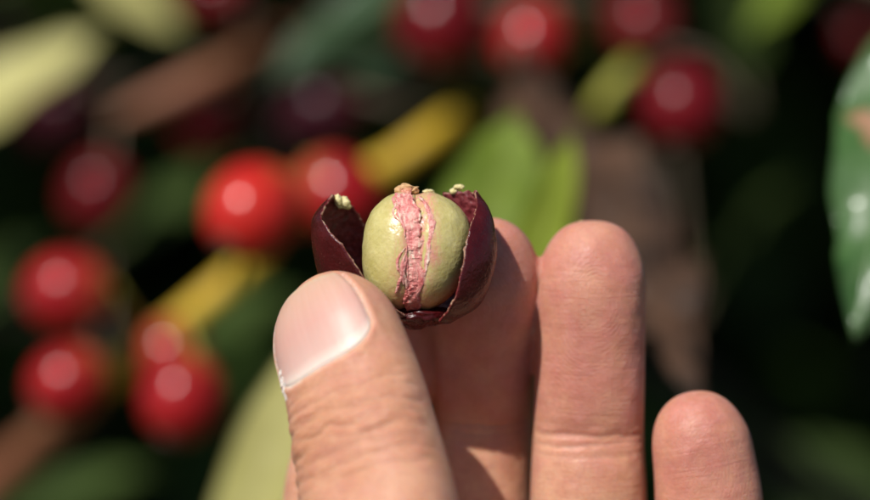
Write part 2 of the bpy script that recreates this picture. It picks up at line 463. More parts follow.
# ------------------------------------------------------------------ the split cherry in the hand
def bean_material():
    t = NT('bean_parchment'); o = t.obj(); n = t.noise(o, 350, 4); n2 = t.noise(o, 1400, 3)
    c = t.mix(t.range(n, 0.3, 0.7), (0.48, 0.415, 0.14), (0.58, 0.51, 0.21))
    c = t.mix(t.range(n2, 0.5, 0.75, 0, 0.25), c, (0.68, 0.62, 0.34))
    st = t.attr('stain'); mp = t.new('ShaderNodeMapping'); mp.inputs['Scale'].default_value = (1.7, 1.0, 0.45); t.link(o, mp.inputs['Vector']); nf = t.noise(mp.outputs[0], 900, 4, 0.65, 0.6)
    c = t.mix(t.math('MULTIPLY', st, t.range(nf, 0.38, 0.58, 0.0, 1.0), clamp=True), c, t.mix(n2, (0.58, 0.20, 0.14), (0.70, 0.38, 0.28)))
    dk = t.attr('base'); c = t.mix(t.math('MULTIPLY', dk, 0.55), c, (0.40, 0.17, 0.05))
    b = t.bump(n, 0.0004, 0.45); b = t.bump(n2, 0.00013, 0.5, b)
    return t.set(Base_Color=c, Roughness=t.range(n2, 0.3, 0.7, 0.25, 0.42), Specular_IOR_Level=0.6, Normal=b,
                 Subsurface_Weight=0.6, Subsurface_Radius=(1.0, 0.8, 0.35), Subsurface_Scale=0.0012)
def pulp_material():
    t = NT('pulp'); o = t.obj(); mp = t.new('ShaderNodeMapping'); mp.inputs['Scale'].default_value = (1.6, 1.0, 0.4); t.link(o, mp.inputs['Vector']); n = t.noise(mp.outputs[0], 900, 4, 0.6, 0.5); n2 = t.noise(o, 2500, 3); al = t.attr('along')
    c = t.ramp(n, [(0.3, (0.50, 0.11, 0.10)), (0.46, (0.64, 0.22, 0.20)), (0.57, (0.72, 0.36, 0.30)), (0.68, (0.78, 0.60, 0.46))])
    c = t.mix(t.range(al, 0.90, 0.985), c, (0.62, 0.36, 0.14))
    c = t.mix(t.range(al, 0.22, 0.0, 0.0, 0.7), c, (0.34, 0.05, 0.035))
    return t.set(Base_Color=c, Roughness=0.40, Specular_IOR_Level=0.4, Normal=t.bump(n2, 0.0002, 0.6, t.bump(n, 0.0003, 0.5)),
                 Subsurface_Weight=0.25, Subsurface_Radius=(1.0, 0.4, 0.3), Subsurface_Scale=0.001)
def peel_material():
    t = NT('peel'); o = t.obj(); inn = t.attr('inner'); rim = t.attr('rim')
    n = t.noise(o, 260, 3); n2 = t.noise(o, 1300, 4); n3 = t.noise(o, 3200, 2)
    out = t.mix(t.range(n, 0.3, 0.7), (0.034, 0.0026, 0.003), (0.070, 0.005, 0.006))
    out = t.mix(t.range(n3, 0.68, 0.78, 0, 0.5), out, (0.30, 0.13, 0.10))
    ins = t.mix(t.range(n2, 0.3, 0.72), (0.085, 0.008, 0.012), (0.21, 0.035, 0.040))
    rc = t.mix(t.range(t.noise(o, 800, 3), 0.44, 0.66), (0.16, 0.02, 0.02), (0.62, 0.42, 0.27))
    c = t.mix(inn, out, ins); c = t.mix(rim, c, rc)
    b = t.bump(n2, 0.0005, t.math('MULTIPLY', inn, 0.7) and 0.35); b = t.bump(n3, 0.00008, 0.4, b)
    return t.set(Base_Color=c, Roughness=t.math('ADD', t.range(n2, 0.3, 0.7, 0.17, 0.30), t.math('MULTIPLY', inn, 0.25)), Specular_IOR_Level=0.42, Coat_Weight=0.0, Normal=b,
                 Subsurface_Weight=0.1, Subsurface_Radius=(1.0, 0.25, 0.2), Subsurface_Scale=0.0012)
M_bean, M_pulp, M_peel = bean_material(), pulp_material(), peel_material()
held = bpy.data.objects.new('split_coffee_cherry', None); col.objects.link(held); held.matrix_world = MV; held.empty_display_size = 0.01
tag(held, 'split open dark maroon coffee cherry showing pale beans, pinched above the thumb', 'coffee cherry')

BC = mm(413, 251, -2.0); BA, BB, BH = 8.35, 7.4, 9.5
def groove_x(z): return 0.15 + 0.5 * np.sin(z * 0.25 + 0.6)
def bean(side):
    n1_, n2_ = 44, 72
    V = []; F = []
    for i in range(n1_):
        # angle from the flat face outwards
        ph = (i / (n1_ - 1)) * math.pi / 2
        for j in range(n2_):
            t = 2 * math.pi * j / n2_
            x = math.sin(ph); r = math.cos(ph)
            V.append((side * x, r * math.cos(t), r * math.sin(t)))
    V = np.array(V)
    sq = 1 / (np.abs(V) ** 2.25).sum(1) ** (1 / 2.25); V = V * sq[:, None]
    Z = V[:, 2] * BH
    X = V[:, 0] * (BA + (0.25 if side > 0 else -0.05)) * (1 + 0.03 * np.sin(Z * 0.3))
    Y = V[:, 1] * BB
    gx_ = np.abs(V[:, 0] * BA)
    gr = 1.15 * np.exp(-(gx_ / 1.5) ** 2)
    k = 1 - gr / 8.5
    Y *= k; Z *= 1 - 0.6 * gr / 9.5
    X = X + groove_x(Z) + 0.04 * side
    V2 = np.stack([X, Y, Z], 1)
    V2 += nrm(V2) * (0.12 * fbm(V2 * 0.45 + 5 * side, 2))[:, None]
    for i in range(n1_ - 1):
        for j in range(n2_):
            a = i * n2_ + j; b = i * n2_ + (j + 1) % n2_
            F.append((a, b, b + n2_, a + n2_))
    F.append(tuple(range(n2_)))
    me = mesh_from('bean', (V2 + BC) * 0.001, F, M_bean)
    bm = bmesh.new(); bm.from_mesh(me); bmesh.ops.remove_doubles(bm, verts=bm.verts, dist=1e-7); bmesh.ops.recalc_face_normals(bm, faces=bm.faces); bm.to_mesh(me); bm.free()
    co = np.empty(len(me.vertices) * 3, np.float32); me.vertices.foreach_get('co', co); co = co.reshape(-1, 3) * 1000 - BC
    dx = np.abs(co[:, 0] - groove_x(co[:, 2]))
    st = np.exp(-(dx / 2.6) ** 2) * 1.2
    if side > 0: st = np.maximum(st, np.exp(-((co[:, 0] - 3.1 + 0.1 * co[:, 2]) / 1.2) ** 2) * np.clip((co[:, 2] + 4) / 3, 0, 1) * 1.1)
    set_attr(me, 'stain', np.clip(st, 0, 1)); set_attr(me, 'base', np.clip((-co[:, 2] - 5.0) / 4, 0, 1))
    return me
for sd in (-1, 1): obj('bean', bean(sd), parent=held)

def bean_surface(x, z):
    """front surface depth of the bean pair at x, z (mm from the bean centre)"""
    gx_ = np.abs(x - groove_x(z)); gr = 1.15 * np.exp(-(gx_ / 1.5) ** 2)
    v = np.maximum(1 - np.abs((x - groove_x(z)) / BA) ** 2.25 - np.abs(z / BH) ** 2.25, 0.002) ** (1 / 2.25)
    return -BB * v * (1 - gr / 8.5)
# strand of pink pulp lying in the groove
def strand(path_xz, wid, thick, seed, lift=0.1, n=150, seg=26, rough=0.35):
    K = catmull(path_xz, n); Wd = np.interp(np.linspace(0, 1, n), np.linspace(0, 1, len(wid)), wid)
    V = []; al = []
    for i in range(n):
        x0, z0 = K[i]; zz = z0
        y0 = float(bean_surface(np.array([x0]), np.array([np.clip(zz, -9.2, 9.2)]))[0])
        if zz > 9.0: y0 = y0 * 0.3
        for j in range(seg):
            a = 2 * math.pi * j / seg
            V.append((x0 + Wd[i] * math.cos(a), y0 - lift - thick * math.sin(a) * (1 if math.sin(a) > 0 else 0.8), zz)); al.append((z0 + 9.5) / 20.3)
    V = np.array(V); q_ = V * 1.6 + seed
    Xc = np.repeat(K[:, 0], seg); sd_ = np.sign(V[:, 0] - Xc)
    V[:, 0] = Xc + (V[:, 0] - Xc) * (1 + 0.55 * fbm(np.stack([V[:, 2] * 0.9 + seed, sd_ * 7.7, V[:, 2] * 0], 1), 3))
    nz = np.stack([fbm(q_, 3), fbm(q_ + 31, 3), fbm(q_ + 57, 3)], 1)
    q2 = V * 5.0 + seed; nz2 = np.stack([fbm(q2, 2), fbm(q2 + 11, 2), fbm(q2 + 23, 2)], 1)
    V = V + nz * rough + nz2 * rough * 0.6
    F = []
    for i in range(n - 1):
        for j in range(seg):
            a = i * seg + j; b = i * seg + (j + 1) % seg; F.append((a, b, b + seg, a + seg))
    F.append(tuple(range(seg - 1, -1, -1))); F.append(tuple((n - 1) * seg + j for j in range(seg)))
    me = mesh_from('pulp_strand', (V + BC) * 0.001, F, M_pulp)
    bm = bmesh.new(); bm.from_mesh(me); bmesh.ops.recalc_face_normals(bm, faces=bm.faces); bm.to_mesh(me); bm.free()
    set_attr(me, 'along', np.clip(al, 0, 1)); return me
def bx(px, py): v = mm(px, py, -1.0) - BC; return (v[0], v[2])
SPINE = [(414, 311), (412, 296), (415, 275), (413, 255), (411, 232), (408, 210), (405, 197), (405, 188)]
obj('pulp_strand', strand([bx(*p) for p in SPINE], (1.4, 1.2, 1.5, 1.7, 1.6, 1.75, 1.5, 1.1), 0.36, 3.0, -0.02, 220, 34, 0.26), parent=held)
rs = random.Random(5)
for k in range(22):      # frayed fibres beside and over it
    i0 = rs.uniform(0.02, 0.7); i1 = i0 + rs.uniform(0.12, 0.35); off = rs.gauss(0, 6.5)
    Kp = catmull(SPINE, 60); pts = [(Kp[int(min(i0 + (i1 - i0) * f, 0.98) * 59)][0] + off * (0.5 + 0.5 * math.sin(3.1 * f)) + rs.uniform(-2, 2), Kp[int(min(i0 + (i1 - i0) * f, 0.98) * 59)][1]) for f in (0, .25, .5, .75, 1)]
    wd = rs.uniform(.16, .34)
    obj('pulp_strand', strand([bx(*p) for p in pts], (.08, wd, wd * .8, wd, .06), 0.14, 40.0 + 3 * k, 0.03, 60, 10, 0.09), parent=held)
obj('pulp_strand', strand([bx(*p) for p in ((425, 276), (427, 260), (430, 240), (432, 222), (427, 207), (420, 197))], (.10, .4, .3, .5, .35, .25), 0.10, 13.0, -0.03, 120, 16, 0.16), parent=held)
obj('pulp_strand', strand([bx(*p) for p in ((396, 293), (399, 284), (403, 274), (406, 262))], (.12, .3, .3, .2), 0.12, 23.0, 0.0, 60, 12, 0.12), parent=held)
# peel halves: cross-sections from the near rim over the outer wall to the far rim
def peel(rows, seed, thick=0.42):
    nt, nc = 90, 60
    R = np.array([[mm(*p) for p in row] for row in rows])        # rows x 3 (near, mid, far) x 3
    R = np.stack([catmull(R[:, k], nt) for k in range(3)], 1)
    Nn, Mi, Fa = R[:, 0], R[:, 1], R[:, 2]
    C1 = 2 * Mi - 0.5 * (Nn + Fa)
    c = np.linspace(0, 1, nc)[None, :, None]
    S = Nn[:, None] * (1 - c) ** 2 + 2 * C1[:, None] * c * (1 - c) + Fa[:, None] * c ** 2
    # torn, uneven edges
    e = np.linspace(0, 1, nt)
    jag = fbm(np.stack([e * 14 + seed, e * 0, e * 0], 1), 3) * 0.35
    S[:, :, 2] += jag[:, None] * (1 - np.minimum(c[..., 0], 1 - c[..., 0]) * 2) ** 3
    S[-8:, :, 2] += (fbm(np.stack([np.linspace(0, 9, nc) + seed, np.zeros(nc), np.zeros(nc)], 1), 3) * 0.5)[None] * np.linspace(0, 1, 8)[:, None]
    du = np.gradient(S, axis=0); dv = np.gradient(S, axis=1); n = nrm(np.cross(du, dv))
    cen = BC
    sgn = np.sign(((S[nt // 2, nc // 2] - cen) * n[nt // 2, nc // 2]).sum()); n = n * sgn
    flat = S.reshape(-1, 3)
    inner = flat - n.reshape(-1, 3) * (thick * (1 + 0.6 * fbm(flat * 1.6 + seed, 3)))[:, None]
    outer = flat + n.reshape(-1, 3) * (0.08 * fbm(flat * 0.5 + seed, 2))[:, None]
    N_ = nt * nc; F = []
    for i in range(nt - 1):
        for j in range(nc - 1):
            a = i * nc + j; F.append((a, a + 1, a + nc + 1, a + nc)); F.append((N_ + a, N_ + a + nc, N_ + a + nc + 1, N_ + a + 1))
    bd = [j for j in range(nc)] + [i * nc + nc - 1 for i in range(1, nt)] + [(nt - 1) * nc + j for j in range(nc - 2, -1, -1)] + [i * nc for i in range(nt - 2, 0, -1)]
    V = np.vstack([outer, inner]); inn = np.concatenate([np.zeros(N_), np.ones(N_)]); rim = np.zeros(2 * N_)
    # rim: bulging mid line
    base = len(V); mid = []
    for a in bd: mid.append(0.5 * (outer[a] + inner[a]))
    mid = np.array(mid); ctr = S.reshape(-1, 3)[bd]
    pullin = np.array([S[min(max(a // nc, 2), nt - 3), min(max(a % nc, 2), nc - 3)] for a in bd])
    mid = mid + nrm(ctr - pullin) * (0.10 + 0.40 * np.clip(fbm(mid * 2.6 + seed, 3), -0.3, 1))[:, None]
    V = np.vstack([V, mid]); inn = np.concatenate([inn, np.full(len(bd), .5)]); rim = np.concatenate([rim, np.ones(len(bd))])
    for a in bd: rim[N_ + a] = 0.6; rim[a] = 0.0
    nb = len(bd)
    for k in range(nb):
        a, b = bd[k], bd[(k + 1) % nb]; m0, m1 = base + k, base + (k + 1) % nb
        F.append((a, b, m1, m0)); F.append((m0, m1, N_ + b, N_ + a))
    me = mesh_from('peel_half', V * 0.001, F, M_peel)
    bm = bmesh.new(); bm.from_mesh(me); bmesh.ops.recalc_face_normals(bm, faces=bm.faces); bm.to_mesh(me); bm.free()
    set_attr(me, 'inner', inn); set_attr(me, 'rim', rim)
    return me
pl = obj('peel_half', peel([[(405, 318, -5), (392, 322, 0), (410, 314, 6)],
           [(374, 293, -8), (332, 300, 0), (390, 300, 9)],
           [(344, 250, -8.5), (315.5, 258, 0), (376, 255, 9)],
           [(321, 220, -6), (315.5, 225, 0), (364, 226, 7)],
           [(325, 204, -3.5), (324, 207, 1), (356, 211, 5)],
           [(331, 195, -1.5), (336, 198, 2), (349, 202, 3)]], 3.1), parent=held)
pr = obj('peel_half', peel([[(440, 323, -6), (450, 323, -2), (428, 316, 4)],
           [(454, 302, -9), (481, 303, -2), (440, 300, 6)],
           [(463, 268, -9.5), (495.5, 264, -3), (452, 268, 6)],
           [(469, 234, -8), (495, 233, -2.5), (452, 232, 5)],
           [(477, 208, -4.5), (487, 208, -1), (447, 207, 4)],
           [(476, 194, -2), (472, 191, 1), (443, 193, 3)]], 8.7), parent=held)
pb = obj('shaded_base', (lambda: (lambda V, F: mesh_from('shaded_base', V * 0.001, F, M_peel))(*(lambda: (
    (lambda a, b: (np.stack([mm(420, 312, 0)[0] + 5.6 * np.cos(a) * np.sin(b) , 0.2 + 5.4 * np.sin(a) * np.sin(b), mm(420, 315.5, 0)[2] + 1.7 * np.cos(b)], -1).reshape(-1, 3)
                   + 0.8 * np.stack([fbm(np.stack([np.cos(a) * np.sin(b), np.sin(a) * np.sin(b), np.cos(b)], -1).reshape(-1, 3) * 3 + k, 3) for k in (0, 9, 18)], 1),
                   [(i * 40 + j, i * 40 + (j + 1) % 40, (i + 1) * 40 + (j + 1) % 40, (i + 1) * 40 + j) for i in range(23) for j in range(40)]))
    (*np.meshgrid(np.linspace(0, 2 * np.pi, 40, endpoint=False), np.linspace(0.02, np.pi - 0.02, 24)))))()))(), parent=held)
set_attr(pb.data, 'inner', np.full(len(pb.data.vertices), 0.1)); set_attr(pb.data, 'rim', np.full(len(pb.data.vertices), 0.0))  # base where the peels meet: the shadow there is put into its dark maroon
def flake_material():
    t = NT('torn_pith'); n = t.noise(t.obj(), 1500, 3)
    return t.set(Base_Color=t.mix(n, (0.50, 0.40, 0.12), (0.75, 0.68, 0.42)), Roughness=0.5, Normal=t.bump(n, 0.0003, 0.6), Subsurface_Weight=0.4, Subsurface_Radius=(1, .8, .4), Subsurface_Scale=0.001)
M_flake = flake_material()
def plain(name, c0, c1, rough=0.6):
    t = NT(name); n = t.noise(t.obj(), 1800, 3)
    return t.set(Base_Color=t.mix(n, c0, c1), Roughness=rough, Normal=t.bump(n, 0.0003, 0.7), Subsurface_Weight=0.4, Subsurface_Radius=(1, .6, .4), Subsurface_Scale=0.0008)
M_pith = plain('tan_pith', (0.42, 0.20, 0.08), (0.66, 0.44, 0.22)); M_dry = plain('dry_skin', (0.60, 0.46, 0.38), (0.82, 0.76, 0.70))
def lump(name, c, r, seed, mat, par, amp=0.45):
    na, nb = 26, 17
    a, b = np.meshgrid(np.linspace(0, 2 * np.pi, na, endpoint=False), np.linspace(0.05, np.pi - 0.05, nb))
    U = np.stack([np.cos(a) * np.sin(b), np.sin(a) * np.sin(b), np.cos(b)], -1).reshape(-1, 3)
    U2 = U + 0.30 * np.stack([fbm(U * 1.9 + seed + k, 4) for k in (0, 5, 11)], 1)
    V = U2 * np.array(r) * (1 + amp * fbm(U * 1.5 + seed, 3))[:, None] + np.array(c)
    F = [(i * na + j, i * na + (j + 1) % na, (i + 1) * na + (j + 1) % na, (i + 1) * na + j) for i in range(nb - 1) for j in range(na)]
    F.append(tuple(range(na - 1, -1, -1))); F.append(tuple((nb - 1) * na + j for j in range(na)))
    return obj(name, mesh_from(name, V * 0.001, F, mat), parent=par)
lump('pith', mm(343, 203, 1.6), (1.1, 0.9, 1.0), 1, M_flake, held)
lump('pith', mm(338, 200, 0.8), (0.6, 0.6, 0.8), 2, M_flake, held)
lump('pith', mm(459, 187, 1.8), (0.8, 0.4, 0.45), 3, M_flake, held)
lump('pith', mm(454, 191, 2.2), (0.7, 0.5, 0.5), 4, M_flake, held)
lump('pith', mm(428, 191.5, -0.5), (0.9, 0.6, 0.35), 5, M_flake, held)
lump('pith', mm(399, 190, -2.2), (0.7, 0.8, 0.6), 6, M_pith, held)
lump('pith', mm(406, 188, -2.0), (1.2, 0.9, 0.7), 8, M_pith, held)
lump('pith', mm(413, 190.5, -1.8), (0.8, 0.8, 0.6), 9, M_pith, held)
lump('skin_flake', mm(582, 222.5, 11.5), (0.7, 0.4, 0.3), 7, M_flake, hand)
for k, (x, y, r) in enumerate(((281, 374, .30), (283, 383, .40), (285, 391, .42), (287, 397, .34))):
    lump('skin_flake', mm(x, y, -14.2 - 0.06 * (y - 370)), (r, r * .6, r * 1.9), 60 + k, M_dry, hand, 0.9)

# ------------------------------------------------------------------ the coffee shrub
def leaf_material(name, c0, c1, vein, rough=0.3, transl=0.35, spots=None, coat=0.0, mott=40):
    t = NT(name); o = t.obj(); al = t.attr('along'); ac = t.attr('across'); n = t.noise(o, mott, 4); n2 = t.noise(o, 260, 3)
    c = t.mix(t.range(n, 0.3, 0.7), c0, c1)
    v = t.attr('vein'); c = t.mix(t.math('MULTIPLY', v, 0.7), c, vein)
    if spots: c = t.mix(t.range(t.noise(o, 55, 2), 0.66, 0.72), c, spots)
    nb = t.bump(n2, 0.0006, 0.5)
    t.set(Base_Color=c, Roughness=t.range(n2, 0.3, 0.7, rough * 0.8, rough * 1.3), Specular_IOR_Level=0.5, Normal=nb, Coat_Weight=coat, Coat_Roughness=0.2)
    tr = t.new('ShaderNodeBsdfTranslucent'); t.link(t.mix(0.5, c, c1), tr.inputs[0])
    mx = t.new('ShaderNodeMixShader'); mx.inputs[0].default_value = transl
    t.link(t.b.outputs[0], mx.inputs[1]); t.link(tr.outputs[0], mx.inputs[2]); t.link(mx.outputs[0], t.out.inputs['Surface'])
    return t.m
ML = {
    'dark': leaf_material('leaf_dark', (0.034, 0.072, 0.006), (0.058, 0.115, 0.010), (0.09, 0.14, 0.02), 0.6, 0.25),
    'green': leaf_material('leaf_green', (0.13, 0.20, 0.010), (0.18, 0.255, 0.016), (0.24, 0.31, 0.05), 0.7, 0.35),
    'lime': leaf_material('leaf_lime', (0.24, 0.31, 0.014), (0.30, 0.37, 0.025), (0.36, 0.42, 0.08), 0.7, 0.35),
    'pale': leaf_material('leaf_pale', (0.46, 0.43, 0.13), (0.56, 0.52, 0.19), (0.60, 0.56, 0.25), 0.5, 0.3),
    'glossy': leaf_material('leaf_glossy', (0.035, 0.095, 0.018), (0.06, 0.14, 0.03), (0.12, 0.2, 0.07), 0.44, 0.15, (0.34, 0.17, 0.09), 0.5),
    'sky_tinted': leaf_material('leaf_sky_tinted', (0.018, 0.042, 0.014), (0.030, 0.062, 0.022), (0.06, 0.1, 0.04), 0.42, 0.1),  # dark leaf with the sky's reflection put into its base colour
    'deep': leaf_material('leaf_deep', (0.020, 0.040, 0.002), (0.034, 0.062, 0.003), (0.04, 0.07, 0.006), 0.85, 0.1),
    'brown': leaf_material('leaf_brown', (0.010, 0.005, 0.002), (0.105, 0.048, 0.022), (0.08, 0.035, 0.016), 0.8, 0.12, None, 0.0, 85),
}
def leaf_mesh(name, L_, W_, mat, droop=0.25, fold=0.25, curl=0.0, wave=0.04, seed=0, nu=30, nv_=10, crumple=0.0, blunt=False):
    """coffee leaf along +x, face +z, stalk at the origin; metres"""
    V = []; al = []; ac = []; ve = []
    for i in range(nu + 1):
        t = i / nu
        w = W_ * 0.5 * (math.sin(math.pi * min(t * 1.02, 1) ** 0.85) ** 0.85 * (1 - 0.25 * t) + 0.012)
        if t > 0.82 and not blunt: w *= max(0.08, 1 - ((t - 0.82) / 0.18) ** 0.8 * 0.8)
        for j in range(-nv_ // 2, nv_ // 2 + 1):
            a = j / (nv_ / 2)
            vph = (t * 9 - abs(a) * 0.9) % 1.0
            corr = math.sin(math.pi * vph)
            x = L_ * t; y = w * a
            z = fold * abs(y) - droop * L_ * t * t + wave * W_ * math.sin(t * 17 + seed + (2 if a > 0 else 0)) * a * a + 0.016 * W_ * corr * min(1, abs(a) * 3) - curl * y * y / max(W_, 1e-4)
            if j == 0: z -= 0.015 * W_
            if crumple:
                z += crumple * W_ * float(fbm(np.array([[x * 90 + seed, y * 90, 0.5]]), 3)[0]); y *= 1 + 0.25 * float(fbm(np.array([[x * 120, seed + (5 if a > 0 else 0), 0.1]]), 2)[0])
            V.append((x, y, z)); al.append(t); ac.append(a)
            ve.append(max(1.0 if j == 0 else 0.0, max(0, 1 - min(vph, 1 - vph) * 9) * (1 - 0.5 * abs(a))))
    n = nv_ + 1; F = []
    for i in range(nu):
        for j in range(nv_): F.append((i * n + j, (i + 1) * n + j, (i + 1) * n + j + 1, i * n + j + 1))
    # thin blade with real thickness
    V = np.array(V); N_ = len(V); th_ = 0.00035
    V = np.vstack([V, V - np.array([0, 0, th_])]); F2 = [tuple(k + N_ for k in f[::-1]) for f in F]
    bd = [j for j in range(n)] + [i * n + n - 1 for i in range(1, nu + 1)] + [nu * n + j for j in range(n - 2, -1, -1)] + [i * n for i in range(nu - 1, 0, -1)]
    F3 = [(b, a, a + N_, b + N_) for a, b in zip(bd, bd[1:] + bd[:1])]
    allF = F + F2 + F3
    allV = [tuple(v) for v in V]
    # stalk
    ps, pf = tube([(-0.010, 0, 0.0), (-0.004, 0, -0.0002), (0.004, 0, -0.0006), (L_ * 0.2, 0, -0.0012 - droop * L_ * 0.04 - 0.015 * W_)], [0.0011, 0.0011, 0.0011, 0.0006], 6)
    o_ = len(allV); allV += [tuple(v) for v in ps]; allF = allF + [tuple(k + o_ for k in f) for f in pf]
    me = mesh_from(name, allV, allF, mat)
    z_ = len(ps)
    set_attr(me, 'along', al + al + [0.0] * z_); set_attr(me, 'across', ac + ac + [0.0] * z_); set_attr(me, 'vein', ve + ve + [1.0] * z_)
    return me
def leaf_matrix(p, xdir, zdir, scale=1.0):
    x = Vector(xdir).normalized(); z = Vector(zdir); z = (z - x * z.dot(x)).normalized(); y = z.cross(x)
    m = Matrix(((x.x, y.x, z.x, p[0]), (x.y, y.y, z.y, p[1]), (x.z, y.z, z.z, p[2]), (0, 0, 0, 1)))
    return m @ Matrix.Scale(scale, 4)
def stem_material(name, c0, c1):
    t = NT(name); o = t.obj(); n = t.noise(o, 60, 4); n2 = t.noise(o, 300, 3)
    return t.set(Base_Color=t.mix(t.range(n, 0.3, 0.7), c0, c1), Roughness=0.55, Normal=t.bump(n2, 0.0006, 0.6))
MS = {'yellow': stem_material('stem_yellow', (0.50, 0.31, 0.015), (0.66, 0.44, 0.03)), 'brown': stem_material('stem_brown', (0.18, 0.066, 0.030), (0.30, 0.115, 0.055)),
      'bark': stem_material('bark', (0.10, 0.075, 0.05), (0.2, 0.15, 0.10)), 'lime': stem_material('stem_lime', (0.32, 0.32, 0.04), (0.45, 0.42, 0.08))}

TRUNK = P(470, 250, 620)
shrub = bpy.data.objects.new('coffee_shrub', None); col.objects.link(shrub); shrub.location = (TRUNK.x, TRUNK.y, 0); shrub.empty_display_size = 0.05
tag(shrub, 'leafy green coffee shrub with fruiting branches behind the hand', 'shrub')
SI = Matrix.Translation(-shrub.location)
WOOD = []
def branch(pts, rad, mat, n=40, seg=10, nodes=None):
    """pts: world points. Nodes make the stem swell as coffee wood does"""
    K = catmull([tuple(p) for p in pts], n); r = np.interp(np.linspace(0, 1, n), np.linspace(0, 1, len(rad)), rad)
    r = r * (1 + 0.12 * np.abs(np.sin(np.linspace(0, 1, n) * math.pi * 5)) ** 8)
    V, F = tube(K, r, seg); WOOD.append(catmull(K, 4 * n))
    return obj('branch', mesh_from('branch', V, F, mat), parent=shrub, mw=SI.copy())
tz = np.linspace(0, 1, 14)
tr_path = [(TRUNK.x + 0.02 * math.sin(3 * t), TRUNK.y + 0.03 * math.sin(2 * t + 1) - 0.03, -0.05 + 2.1 * t) for t in tz]
V, F = tube(tr_path, np.interp(tz, [0, 1], [0.024, 0.010]), 14)
obj('trunk', mesh_from('trunk', V, F, MS['bark']), parent=shrub, mw=SI.copy())
def add_leaf(br, me, p, xd, zd, sc=1.0):
    return obj('leaf', me, parent=br, mw=leaf_matrix(p - shrub.location if False else p, xd, zd, sc) if br.matrix_local == Matrix() else SI.inverted() @ leaf_matrix(p - shrub.location, xd, zd, sc))

# fruiting branches in view, following the stems in the photograph
b_main = branch([P(96, 388, 172), P(120, 370, 165), P(215, 294, 160), P(250, 262, 165), P(280, 222, 172), P(330, 193, 175), P(390, 164, 178), P(440, 130, 185), P(456, 122, 230), P(462, 125, 320), P(466, 140, 430), TRUNK + Vector((0, 0, -.03))],
                [0.0024, 0.0030, 0.0032, 0.0032, 0.0030, 0.0030, 0.0031, 0.0031, 0.0028, 0.003, 0.004, 0.005], MS['yellow'], 80)
b_top = branch([P(400, -30, 225), P(450, 5, 232), P(500, 8, 236), P(550, 2, 236), P(640, -60, 330), TRUNK + Vector((0, 0, .3))], [0.002, 0.003, 0.003, 0.003, 0.004, 0.005], MS['bark'], 40)
b_end = branch([P(-140, 560, 215), P(-20, 490, 215), P(50, 430, 200), P(100, 385, 175)], [0.002, 0.0042, 0.004, 0.003], MS['brown'], 30)
b_upper = branch([P(112, 118, 225), P(150, 103, 225), P(230, 66, 235), P(300, 25, 290), P(440, -60, 360), TRUNK + Vector((0, 0, .30))],
                 [0.0012, 0.0027, 0.0030, 0.003, 0.004, 0.005], MS['brown'], 50)
b_right = branch([P(585, 128, 190), P(603, 102, 180), P(628, 72, 188), P(638, 62, 250), P(640, 40, 400), TRUNK + Vector((0, 0, .1))],
                 [0.0010, 0.0024, 0.0022, 0.0026, 0.004, 0.005], MS['lime'], 40)
b_side = branch([P(760, -60, 300), P(900, -10, 120), P(1000, 60, 120), P(1080, 150, 150)], [0.004, 0.0035, 0.003, 0.0015], MS['bark'], 30)
b_low = branch([TRUNK + Vector((0, 0, -.1)), P(520, 620, 400), P(420, 640, 190), P(300, 600, 130), P(200, 590, 125)], [0.005, 0.004, 0.0035, 0.003, 0.0015], MS['bark'], 40)

b_mid = branch([P(430, 638, 190), P(455, 450, 150), P(468, 340, 122), P(469, 300, 112)], [0.003, 0.002, 0.0015, 0.001], MS['bark'], 30)
b_mid2 = branch([P(455, 450, 150), P(490, 380, 120), P(514, 322, 102)], [0.002, 0.0015, 0.001], MS['bark'], 24)
b_left = branch([TRUNK + Vector((0, 0, .3)), P(250, -120, 380), P(80, -45, 243), P(-60, -12, 245), P(-103, 149, 235)], [0.005, 0.004, 0.003, 0.0025, 0.0015], MS['bark'], 40)
b_dead = branch([P(545, 4, 236), P(540, 50, 190), P(524, 80, 165)], [0.0016, 0.0013, 0.001], MS['bark'], 20)
# leaves that show in the photograph
def view_leaf(br, kind, base, tip, wide_px, nd, **kw):
    """leaf from base to tip (px, py, depth), wide_px across in the picture"""
    a, b = P(*base), P(*tip); L_ = (b - a).length
    Yb = (base[2] + tip[2]) / 2 * BGK; W_ = wide_px / PXMM * (D * 1000 + Yb) / (D * 1000) * 0.001
    st = np.array(a - (b - a).normalized() * 0.009); near = min((w[np.linalg.norm(w - st, axis=1).argmin()] for w in WOOD), key=lambda q: np.linalg.norm(q - st))
    if np.linalg.norm(near - st) > 0.003:        # a thin twig carries the leaf
        branch([Vector(near), Vector((near + st) / 2 + np.array([0, 0, 0.006])), Vector(st), a], [0.0013, 0.0011, 0.0010, 0.0009], MS['bark'], 16, 7)
    return add_leaf(br, leaf_mesh('leaf', L_, W_, ML[kind], **kw), a, b - a, nd)
view_leaf(b_main, 'green', (470, 300, 112), (520, 98, 120), 128, wdir(0.05, -1, 0.12), droop=0.06, fold=0.1, seed=1)
view_leaf(b_main, 'lime', (515, 320, 102), (580, 118, 102), 58, wdir(0.3, -1, 0.2), droop=0.05, fold=0.1, seed=2)
view_leaf(b_low, 'pale', (215, 600, 125), (330, 290, 110), 92, wdir(-0.2, -1, 0.4), droop=0.05, fold=0.1, seed=3)
view_leaf(b_upper, 'pale', (-100, 150, 235), (108, 20, 230), 88, wdir(-0.2, -0.8, 0.6), droop=0.05, fold=0.1, seed=4)
view_leaf(b_upper, 'pale', (80, -40, 240), (190, 32, 240), 50, wdir(-0.2, -0.9, 0.5), droop=0.1, fold=0.1, seed=5)
